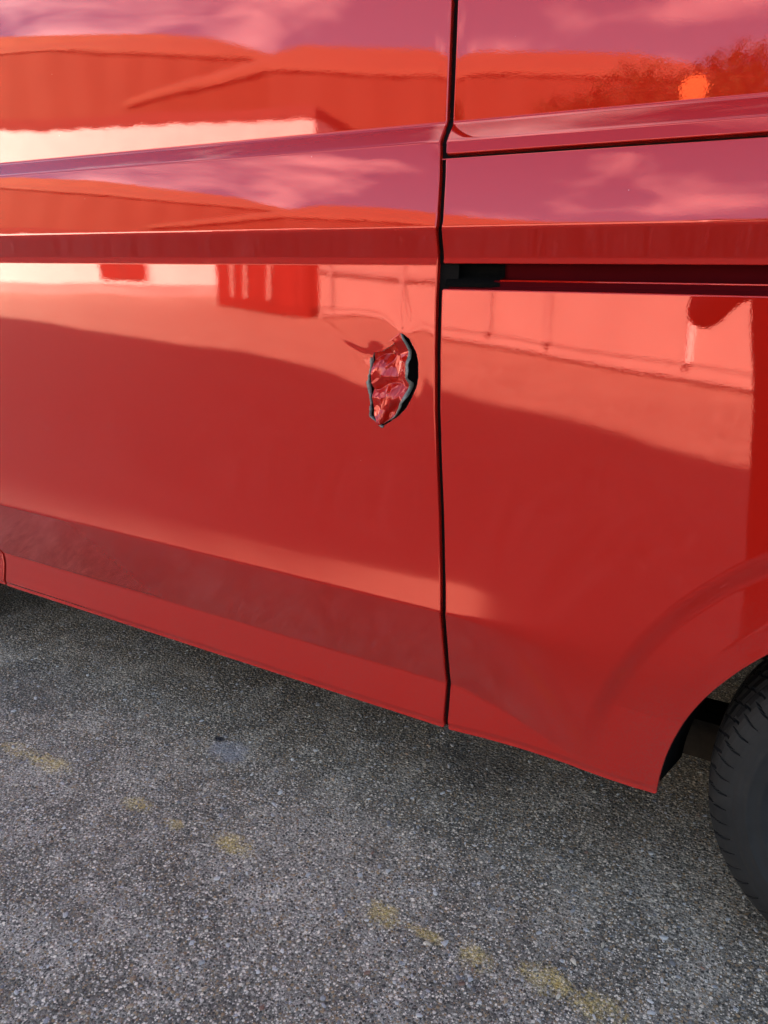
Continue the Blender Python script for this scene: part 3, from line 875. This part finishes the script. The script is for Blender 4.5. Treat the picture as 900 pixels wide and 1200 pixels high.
def container(name, label, cat, p0, p1, h, mat, ends=2.4, flat=False):
    L_, a = frame_along(p0, p1)
    root = empty(name, (p0[0], p0[1], 0), a)
    tag(root, label, cat)
    m = MB()
    if flat: m.box(0, L_ - .24, -.05, 0, .16, h - .12)
    else: ribbed(m, L_ - .24, .16, h - .12, .28, .036)
    o = m.build('side_wall', mat, root, loc=(.12, -.02, 0))
    m = MB(); m.box(.1, L_ - .1, -ends, -ends + .05, .15, h - .1); m.build('back_wall', mat, root)
    m = MB(); m.box(.05, L_ - .05, -ends + .03, -.03, h - .1, h - .03); m.build('roof', mat, root)
    m = MB(); m.box(.03, L_ - .03, -ends + .02, -.02, .1, .18); m.build('floor', DARK, root)
    for x in (0, L_ - .16):
        for y in (-.16, -ends):
            m = MB(); m.box(x, x + .16, y, y + .16, 0.0, h); m.build('corner_post', mat, root)
        m = MB(); m.box(x + .05, x + .10, -ends + .16, -.16, .15, h - .1); m.build('end_wall', mat, root)
    for z in (.04, h - .12):
        m = MB(); m.box(.16, L_ - .16, -.13, .01, z, z + .12); m.build('side_rail', mat, root)
    return root, L_

# white building on the far left of the reflection
p0, p1 = (-15.4, -20.7), (-35, -14.9)
# (x runs so that +y of the local frame faces the van)
p0, p1 = p1, p0
L_, a = frame_along(p0, p1)
wb_ = empty('white_workshop', (p0[0], p0[1], 0), a)
tag(wb_, 'long low white clad workshop with a brown hatch, reflected at far left', 'building')
m = MB(); ribbed(m, L_, .35, 5.7, 1.1, .05); m.build('wall', WHITE_M, wb_)
m = MB(); m.box(0, L_, -9, -8.9, 0, 5.7); m.box(0, .1, -8.9, -.1, 0, 5.7); m.box(L_ - .1, L_, -8.9, -.1, 0, 5.7); m.build('back_walls', WHITE_M, wb_)
m = MB(); m.box(-.1, L_ + .05, -9.2, .02, 5.7, 6.05); m.build('roof', DOOR_M, wb_)
m = MB(); m.box(0, L_, -.06, .03, 0, .35); m.build('plinth', GREYW_M, wb_)
m = MB(); m.tube([(3.2, .12, 5.6), (3.2, .12, 4.6), (8.6, .12, 4.45)], .05, 8); m.build('pipe', DOOR_M, wb_)
def hatch(x, z0, z1, w):
    m = MB(); m.box(x, x + w, .0, .06, z0, z1); f = m.build('hatch', DOOR_M, wb_)
    for k in range(2):
        m = MB(); m.box(x + .08 + k * w / 2, x + w / 2 - .04 + k * w / 2, .06, .075, z0 + .08, z1 - .08); m.build('pane', CRED_M, f)
    m = MB(); m.box(x - .09, x, .0, .09, z0 - .09, z1 + .09); m.box(x + w, x + w + .09, .0, .09, z0 - .09, z1 + .09); m.box(x, x + w, .0, .09, z1, z1 + .09); m.box(x, x + w, .0, .09, z0 - .09, z0); m.build('frame', WHITE_M, f)
hatch(L_ - 8.0, .42, 1.22, 1.9)

rcx, _ = container('shipping_container', 'oxide red shipping container between the white workshop and the pale container', 'container', (-14.9, -15.3), (-10.2, -12.9), 2.6, CRED_M)
for x in (1.3, 2.2, 3.6):
    m = MB(); m.tube([(x, .05, .3), (x, .05, 2.3)], .04, 8); m.build('locking_bar', PALE_M, rcx)
pcx, Lp = container('shipping_container', 'long pale grey container with upright bars, reflected right of the door joint', 'container', (-10.1, -13.3), (-.42, -7.1), 2.45, PALE_M, flat=True)
for k, x in enumerate((.8, 3.9, 6.6, 8.0, Lp - 1.1)):
    m = MB(); m.tube([(x, .06, .2), (x, .06, 2.35)], .045, 8); m.build('locking_bar', WHITE_M if k == 4 else GREYW_M, pcx)
m = MB(); m.box(6.6, Lp - 1.1, .012, .05, 1.25, 1.33); m.build('cross_rail', GREYW_M, pcx)
m = MB(); m.box(.16, 6.6, .012, .05, .85, .92); m.build('cross_rail', GREYW_M, pcx)

# hip-roofed warehouse in the middle distance, gabled shed to its left
def hall(name, label, foot, zeave, ridge, zr, wall_m, roof_m, over=.5):
    root = empty(name, (foot[0][0], foot[0][1], 0)); tag(root, label, 'building')
    ox, oy = foot[0]
    F = [(x - ox, y - oy) for x, y in foot]; Rg = [(x - ox, y - oy) for x, y in ridge]
    cx = sum(p[0] for p in F) / 4; cy = sum(p[1] for p in F) / 4
    for i in range(4):
        (x0_, y0_), (x1_, y1_) = F[i], F[(i + 1) % 4]
        m = MB(); dx, dy = x1_ - x0_, y1_ - y0_; LL = math.hypot(dx, dy); nrm = Vector((dy, -dx, 0)) / LL
        n_ = max(2, int(LL / 1.2)); pts = []
        for k in range(n_ + 1):
            off = 0.07 if k % 2 else 0.0
            pts.append((x0_ + dx * k / n_ + nrm.x * off, y0_ + dy * k / n_ + nrm.y * off))
        m.grid([[(x, y, 0) for x, y in pts], [(x, y, zeave) for x, y in pts]]); m.build('wall', wall_m, root)
        m = MB(); sc = 1.0 + over / 40
        def ov(p): return (cx + (p[0] - cx) * sc, cy + (p[1] - cy) * sc)
        a0, a1 = ov(F[i]), ov(F[(i + 1) % 4])
        rr0 = Rg[0] if i in (0, 3) else Rg[1]; rr1 = Rg[0] if i in (2, 3) else Rg[1]
        if i == 3: rr0 = rr1 = Rg[0]
        if i == 1: rr0 = rr1 = Rg[1]
        if i == 0: rr0, rr1 = Rg[0], Rg[1]
        if i == 2: rr0, rr1 = Rg[1], Rg[0]
        v_ = [(a0[0], a0[1], zeave - .15), (a1[0], a1[1], zeave - .15), (a1[0], a1[1], zeave + .18), (a0[0], a0[1], zeave + .18), (rr1[0], rr1[1], zr), (rr0[0], rr0[1], zr)]
        m.add(v_, [(0, 1, 2, 3), (3, 2, 4, 5)] if rr0 != rr1 else [(0, 1, 2, 3), (3, 2, 4)]); m.build('roof_slope', roof_m, root)
    return root
# footprint order: front-left, front-right, back-right, back-left seen from the van
hall('hip_roofed_warehouse', 'ochre clad warehouse with a buff hipped roof behind the white workshop', [(-25.8, -31.8), (-6, -45), (-18, -64), (-38.6, -34.8)], 10.5, [(-28.6, -38.6), (-13, -50)], 13.4, BEIGE_M, ROOF_M)
hall('long_shed', 'big ochre shed with a pale roof, furthest left in the reflection', [(-62, -26), (-38, -47.5), (-52, -64), (-78, -42)], 15.6, [(-62, -33), (-48, -53)], 19.4, BEIGE2_M, ROOF_M)
# tall building on the sunny side: its shadow covers the van and the ground in front of it
SH_ = 12.0 / math.tan(SUN_EL)
hb_ = empty('brick_warehouse', (12, 0, 0)); tag(hb_, 'tall plain warehouse standing behind the van and shading it', 'building')
m = MB()
shx, shy = SH_ * math.sin(SUN_AZ) - 12, SH_ * math.cos(SUN_AZ)
front = [(-46, -18.2), (-4.6, -6.35), (13, 2.4)]           # where the shadow of its eaves falls
v_ = [(x + shx, y + shy, 0) for x, y in front] + [(13 + shx - 3, 2.4 + shy + 16, 0), (-46 + shx - 3, -18.2 + shy + 18, 0)]
nv = len(v_)
v_ += [(x, y, 12.0) for x, y, _ in v_]
m.add(v_, [(i, (i + 1) % nv, (i + 1) % nv + nv, i + nv) for i in range(nv)])
m.build('wall', plain('brown_brick_far', (.22, .12, .08), .85, .2), hb_)
m = MB(); v2 = [(x, y, 12.003) for x, y, z in v_[:nv]]; m.add(v2 + [(x, y, 12.25) for x, y, z in v2], [tuple(range(nv))[::-1], tuple(range(nv, 2 * nv))] + [(i, (i + 1) % nv, (i + 1) % nv + nv, i + nv) for i in range(nv)]); m.build('roof', GREYW_M, hb_)

# trees
def leaf_mat():
    m, nt, b = new_mat('leaves')
    geo = nd(nt, 'ShaderNodeNewGeometry')
    r = ramp(nt, geo.outputs['Random Per Island'], [(0.0, (.035, .055, .015)), (.5, (.06, .075, .02)), (1.0, (.11, .10, .03))])
    nt.links.new(r.outputs[0], b.inputs['Base Color']); b.inputs['Roughness'].default_value = .6
    return m
LEAF = leaf_mat(); BARK = plain('bark', (.07, .055, .04), .9, .2, noise_amt=.3)
def tree(label, x, y, h, rad, seed):
    r_ = np.random.default_rng(seed)
    root = empty('broadleaf_tree', (x, y, 0)); tag(root, label, 'tree', 'trees behind the pale container')
    t = MB(); t.tube([(0, 0, 0), (.05, 0, h * .3), (.1, .1, h * .55), (.05, .05, h * .8)], [.2, .15, .1, .04], 8)
    cl = []
    for k in range(11):
        an = r_.uniform(0, 6.28); el_ = r_.uniform(.35, .92) * h; rr_ = rad * r_.uniform(.35, .85) * math.sin(math.pi * min(.97, (el_ / h - .2)))
        e_ = (rr_ * math.cos(an), rr_ * math.sin(an), el_)
        t.tube([(0.03, 0, el_ * .55), (e_[0] * .5, e_[1] * .5, el_ * .8), e_], [.07, .045, .015], 6)
        cl.append((e_, rad * r_.uniform(.28, .46)))
    cl.append(((0, 0, h * .9), rad * .4))
    t.build('trunk', BARK, root, smooth=True)
    c = MB()
    for (e_, cr_) in cl:
        n_ = 420
        d = r_.normal(size=(n_, 3)); d /= np.linalg.norm(d, axis=1)[:, None]
        p = np.array(e_) + d * (cr_ * r_.uniform(.25, 1.1, n_) ** .6)[:, None] * np.array([1, 1, .8])
        for q in p:
            u = Vector(r_.normal(size=3)).normalized(); w = u.orthogonal().normalized(); s_ = r_.uniform(.06, .13)
            q = Vector(q)
            c.add([q - u * s_, q + w * s_ * .6, q + u * s_, q - w * s_ * .6], [(0, 1, 2, 3)])
    c.build('crown', LEAF, root)
for (azd, path, h, rad, sd, lab) in [(-18.6, 27, 6.7, 2.6, 1, 'shortest broadleaf tree, left end of the row above the pale container'), (-14.0, 26, 7.2, 2.8, 2, 'broadleaf tree second from left in the row above the pale container'), (-8.8, 25, 7.6, 3.0, 3, 'broadleaf tree behind the round yellow sign'), (-3.0, 25, 8.0, 3.0, 4, 'tallest broadleaf tree, right end of the row above the pale container')]:
    tree(lab, path * math.sin(R(azd)), -1.23 - path * math.cos(R(azd)), h, rad, sd)
# round yellow sign
sx, sy = 16 * math.sin(R(-12.2)), -1.23 - 16 * math.cos(R(-12.2))
sg = empty('round_sign', (sx, sy, 0)); tag(sg, 'round yellow sign on a thin grey post in front of the trees', 'sign')
m = MB(); m.tube([(0, 0, 0), (0, 0, 4.95)], .035, 8); m.build('post', GALV_M, sg)
m = MB(); m.tube([(0, .04, 4.72), (0, .065, 4.72)], .27, 40); m.build('disc', plain('yellow_sign_face', (.46, .20, .05), .5, .4), sg)

# ------------------------------------------------------------------ the photographer, seen as a dark figure at the right edge of the paint
def person():
    PX, PY = -0.085, -1.70
    V = []; E_ = []; RAD = []
    def add(p, r, par=None):
        V.append(p); RAD.append(r if hasattr(r, '__len__') else (r, r)); i = len(V) - 1
        if par is not None: E_.append((par, i))
        return i
    pel = add((PX, PY, .93), (.20, .13))
    sp1 = add((PX, PY - .01, 1.08), (.21, .13), pel); sp2 = add((PX, PY + .00, 1.24), (.225, .14), sp1); sp3 = add((PX, PY + .015, 1.37), (.17, .11), sp2)
    nk = add((PX, PY + .05, 1.46), (.065, .065), sp3); nk2 = add((PX, PY + .075, 1.52), (.06, .065), nk)
    hd = add((PX, PY + .10, 1.585), (.075, .095), nk2); hd2 = add((PX, PY + .105, 1.655), (.078, .098), hd); hd3 = add((PX, PY + .09, 1.72), (.055, .065), hd2)
    add((PX, PY + .225, 1.60), (.012, .012), hd)                      # nose
    for sx_ in (-1, 1):
        add((PX + sx_ * .088, PY + .09, 1.61), (.012, .022), hd)        # ears
        hip = add((PX + .02 + sx_ * .09, PY, .86), (.10, .105), pel)
        kn = add((PX + .05 + sx_ * .085, PY + .03, .49), (.068, .072), hip); cf = add((PX + .06 + sx_ * .085, PY - .01, .33), (.058, .064), kn)
        an = add((PX + .065 + sx_ * .085, PY - .02, .10), (.045, .05), cf); hl = add((PX + .065 + sx_ * .088, PY - .02, .05), (.045, .05), an)
        add((PX + .065 + sx_ * .105, PY + .15, .04), (.042, .036), hl)
        sh = add((PX + sx_ * .185, PY + .01, 1.385), (.075, .075), sp3)
        ua = add((PX + sx_ * .275, PY + .02, 1.20), (.068, .068), sh)
        el = add((PX + sx_ * .34, PY + .08, 1.01), (.062, .062), ua)
        fa = add((PX + sx_ * .24, PY + .22, 1.10), (.046, .046), el)
        wr = add((PX + sx_ * .115, PY + .335, 1.145), (.031, .028), fa)
        pm = add((PX + sx_ * .075, PY + .385, 1.165), (.036, .022), wr)
        # fingers wrap the phone's back edge, thumb on the screen side
        for k in range(4):
            z = 1.135 + k * .021
            kx = add((PX + sx_ * .052, PY + .425, z), (.010, .010), pm)
            k2 = add((PX + sx_ * .036, PY + .452, z + .004), (.009, .009), kx)
            add((PX + sx_ * (.010 + .004 * (k % 2)), PY + .455, z + .008), (.008, .008), k2)
        t1 = add((PX + sx_ * .060, PY + .385, 1.195), (.012, .012), pm); add((PX + sx_ * .028, PY + .418, 1.212), (.010, .010), t1)
    me = bpy.data.meshes.new('body'); me.from_pydata(V, E_, []); 
    o = bpy.data.objects.new('person', me); C.objects.link(o)
    sk = o.modifiers.new('skin', 'SKIN'); sk.use_smooth_shade = True
    for i, r in enumerate(RAD): me.skin_vertices[0].data[i].radius = r
    me.skin_vertices[0].data[0].use_root = True
    sb = o.modifiers.new('sub', 'SUBSURF'); sb.levels = 2; sb.render_levels = 2
    m, nt, b = new_mat('dark_clothes_and_skin'); L2 = nt.links
    geo = nd(nt, 'ShaderNodeNewGeometry'); sp = nd(nt, 'ShaderNodeSeparateXYZ'); L2.new(geo.outputs['Position'], sp.inputs[0])
    head = ramp(nt, math_(nt, 'SUBTRACT', sp.outputs['Z'], 0.9), [(.585, 0.0), (.59, 1.0)]).outputs[0]
    hand = ramp(nt, math_(nt, 'ADD', sp.outputs['Y'], 1.75), [(.41, 0.0), (.415, 1.0)]).outputs[0]
    low = ramp(nt, sp.outputs['Z'], [(.5, 0.0), (.505, 1.0)]).outputs[0]
    skinm = math_(nt, 'MAXIMUM', head, math_(nt, 'MULTIPLY', hand, low))
    nz = nd(nt, 'ShaderNodeTexNoise', Scale=40.0); L2.new(geo.outputs['Position'], nz.inputs['Vector'])
    cl = ramp(nt, nz.outputs['Fac'], [(.3, (.010, .010, .012)), (.7, (.018, .018, .020))]).outputs[0]
    L2.new(mixc(nt, skinm, cl, (.42, .25, .18)), b.inputs['Base Color']); b.inputs['Roughness'].default_value = .8
    me.materials.append(m)
    tag(o, 'photographer in dark clothes holding up a phone, reflected at the right edge', 'person')
    hr = MB(); 
    th_ = np.linspace(0, 2 * np.pi, 25); ph_ = np.linspace(0.0, 1.0, 10)
    hr.grid([[(PX + .092 * math.sin(p * 1.75) * math.cos(t), PY + .085 + .115 * math.sin(p * (1.75 if math.sin(t) < .2 else 1.05)) * math.sin(t), 1.655 + .108 * math.cos(p * (1.75 if math.sin(t) < .2 else 1.05))) for t in th_] for p in ph_])
    hr.build('hair', plain('dark_hair', (.03, .02, .015), .6), o, smooth=True)
    for sx_ in (-1, 1):
        ey = MB(); ey.tube([(PX + sx_ * .032, PY + .186, 1.625), (PX + sx_ * .032, PY + .196, 1.625)], [.013, .008], 12); ey.build('eye', plain('eye_dark', (.03, .02, .02), .2), o, smooth=True)
    mo = MB(); mo.tube([(PX - .024, PY + .188, 1.552), (PX, PY + .196, 1.554), (PX + .024, PY + .188, 1.552)], [.004, .007, .004], 8); mo.build('mouth', plain('lips', (.35, .14, .12), .5), o, smooth=True)
    # phone: its lens is where the picture was taken from, so the body sits just behind that point
    ph = MB(); ph.box(-.037, .037, -.132, .020, -.004, .004); 
    rot = cam.rotation_euler.copy()
    back = Vector((0, 0, 1)); back.rotate(rot)
    p = ph.build('phone', plain('black_phone_body', (.01, .01, .01), .25), None, loc=CAM + back * .022, rot=rot)
    tag(p, 'black phone held upright in both hands by the photographer', 'phone')
    sc_ = MB(); sc_.box(-.034, .034, -.128, .016, .0041, .0046); sc_.build('screen', GLASS, p)
    ln_ = MB(); ln_.tube([(0, 0, -.004), (0, 0, -.0065)], .008, 16); ln_.build('lens_ring', GALV_M, p)
person()

# ------------------------------------------------------------------ loose and half-sunk chippings on the asphalt near the camera
def chip_mat():
    m, nt, b = new_mat('stone_chips')
    at = nd(nt, 'ShaderNodeAttribute'); at.attribute_name = 'tone'
    nt.links.new(at.outputs['Color'], b.inputs['Base Color']); b.inputs['Roughness'].default_value = .7
    return m
CHIP = chip_mat()
TONES = [(.46, .45, .42), (.36, .36, .35), (.25, .25, .25), (.34, .25, .16), (.24, .16, .10), (.15, .15, .15), (.42, .38, .30), (.10, .085, .07), (.20, .11, .075)]
PW = np.array([.13, .16, .16, .07, .06, .18, .10, .12, .02]); PW = PW / PW.sum()
ico_v = []
ph_ = (1 + 5 ** .5) / 2
for a in (-1, 1):
    for b_ in (-ph_, ph_): ico_v += [(0, a, b_), (a, b_, 0), (b_, 0, a)]
ico_v = np.array(ico_v, float); ico_v /= np.linalg.norm(ico_v[0])
from itertools import combinations
ico_f = []
for t in combinations(range(12), 3):
    p = ico_v[list(t)]
    if all(abs(np.linalg.norm(p[i] - p[j]) - 1.0515) < .02 for i, j in ((0, 1), (1, 2), (0, 2))):
        n = np.cross(p[1] - p[0], p[2] - p[0]); ico_f.append(t if n.dot(p.mean(0)) > 0 else t[::-1])
ico_f = np.array(ico_f)
NC = 15000
cx_ = rng.uniform(-2.9, .75, NC * 2); cy_ = rng.uniform(-1.0, 1.1, NC * 2)
inside = (cy_ > -.95 - .30 * (cx_ + .5)) | True
cx_, cy_ = cx_[:NC], cy_[:NC]
sz = np.clip(rng.lognormal(math.log(.0023), .44, NC), .001, .0066)
VV = np.zeros((NC, 12, 3)); CC = np.zeros((NC, 12, 4))
for i in range(NC):
    jit = ico_v * rng.uniform(.7, 1.25, (12, 1)) * np.array([rng.uniform(.8, 1.5), rng.uniform(.6, 1.0), rng.uniform(.35, .6)])
    an = rng.uniform(0, 6.28); ca, sa = math.cos(an), math.sin(an)
    q = jit.copy(); q[:, 0] = jit[:, 0] * ca - jit[:, 1] * sa; q[:, 1] = jit[:, 0] * sa + jit[:, 1] * ca
    VV[i] = q * sz[i] + np.array([cx_[i], cy_[i], sz[i] * rng.uniform(.0, .25)])
    t = np.array(TONES[rng.choice(len(TONES), p=PW)]) * rng.uniform(.75, 1.15)
    CC[i, :, :3] = t; CC[i, :, 3] = 1
me = bpy.data.meshes.new('chippings')
FF = (ico_f[None] + (np.arange(NC) * 12)[:, None, None]).reshape(-1, 3)
me.from_pydata(VV.reshape(-1, 3).tolist(), [], FF.tolist())
ca_ = me.attributes.new('tone', 'FLOAT_COLOR', 'POINT'); ca_.data.foreach_set('color', CC.reshape(-1))
me.materials.append(CHIP)
chips = bpy.data.objects.new('chippings', me); C.objects.link(chips)
tag(chips, 'small pale, tan and grey stone chips bedded in the asphalt', 'stone chips', kind='stuff')

# the larger flints that can be picked out one by one
r2 = np.random.default_rng(23)
base_m = []
for k in range(6):
    jit = ico_v * r2.uniform(.7, 1.2, (12, 1)) * np.array([r2.uniform(1.0, 1.5), r2.uniform(.6, 1.0), .45])
    me_ = bpy.data.meshes.new('stone_chip'); me_.from_pydata(jit.tolist(), [], ico_f.tolist())
    at_ = me_.attributes.new('tone', 'FLOAT_COLOR', 'POINT'); t_ = TONES[(0, 3, 6, 1, 8, 0)[k]]
    at_.data.foreach_set('color', list(t_ + (1.0,)) * 12); me_.materials.append(CHIP); base_m.append(me_)
spots = [(-.86, -.42), (-.75, -.50), (-.70, -.36), (-.60, -.45), (-.52, -.33), (-.45, -.37), (-.38, -.30), (-.33, -.26), (-.25, -.22), (-.12, -.17), (-.05, -.05), (-.95, -.30), (-1.05, -.55), (-1.15, -.35), (-1.3, -.40), (-.80, -.20), (-.66, -.10), (-.50, -.12), (-.42, .02), (-.20, .05), (-.12, .12), (-.02, .10), (-1.45, -.20), (-1.0, -.05), (-.58, -.27), (-.88, -.62), (-.47, -.24), (-.30, -.12)]
for k, (x, y) in enumerate(spots):
    o = bpy.data.objects.new('stone_chip', base_m[k % 6]); C.objects.link(o); o.parent = ground
    sc_ = r2.uniform(.0045, .0068); o.scale = (sc_, sc_, sc_); o.rotation_euler = (0, 0, r2.uniform(0, 6.28)); o.location = (x + r2.uniform(-.03, .03), y + r2.uniform(-.02, .02), sc_ * .2)
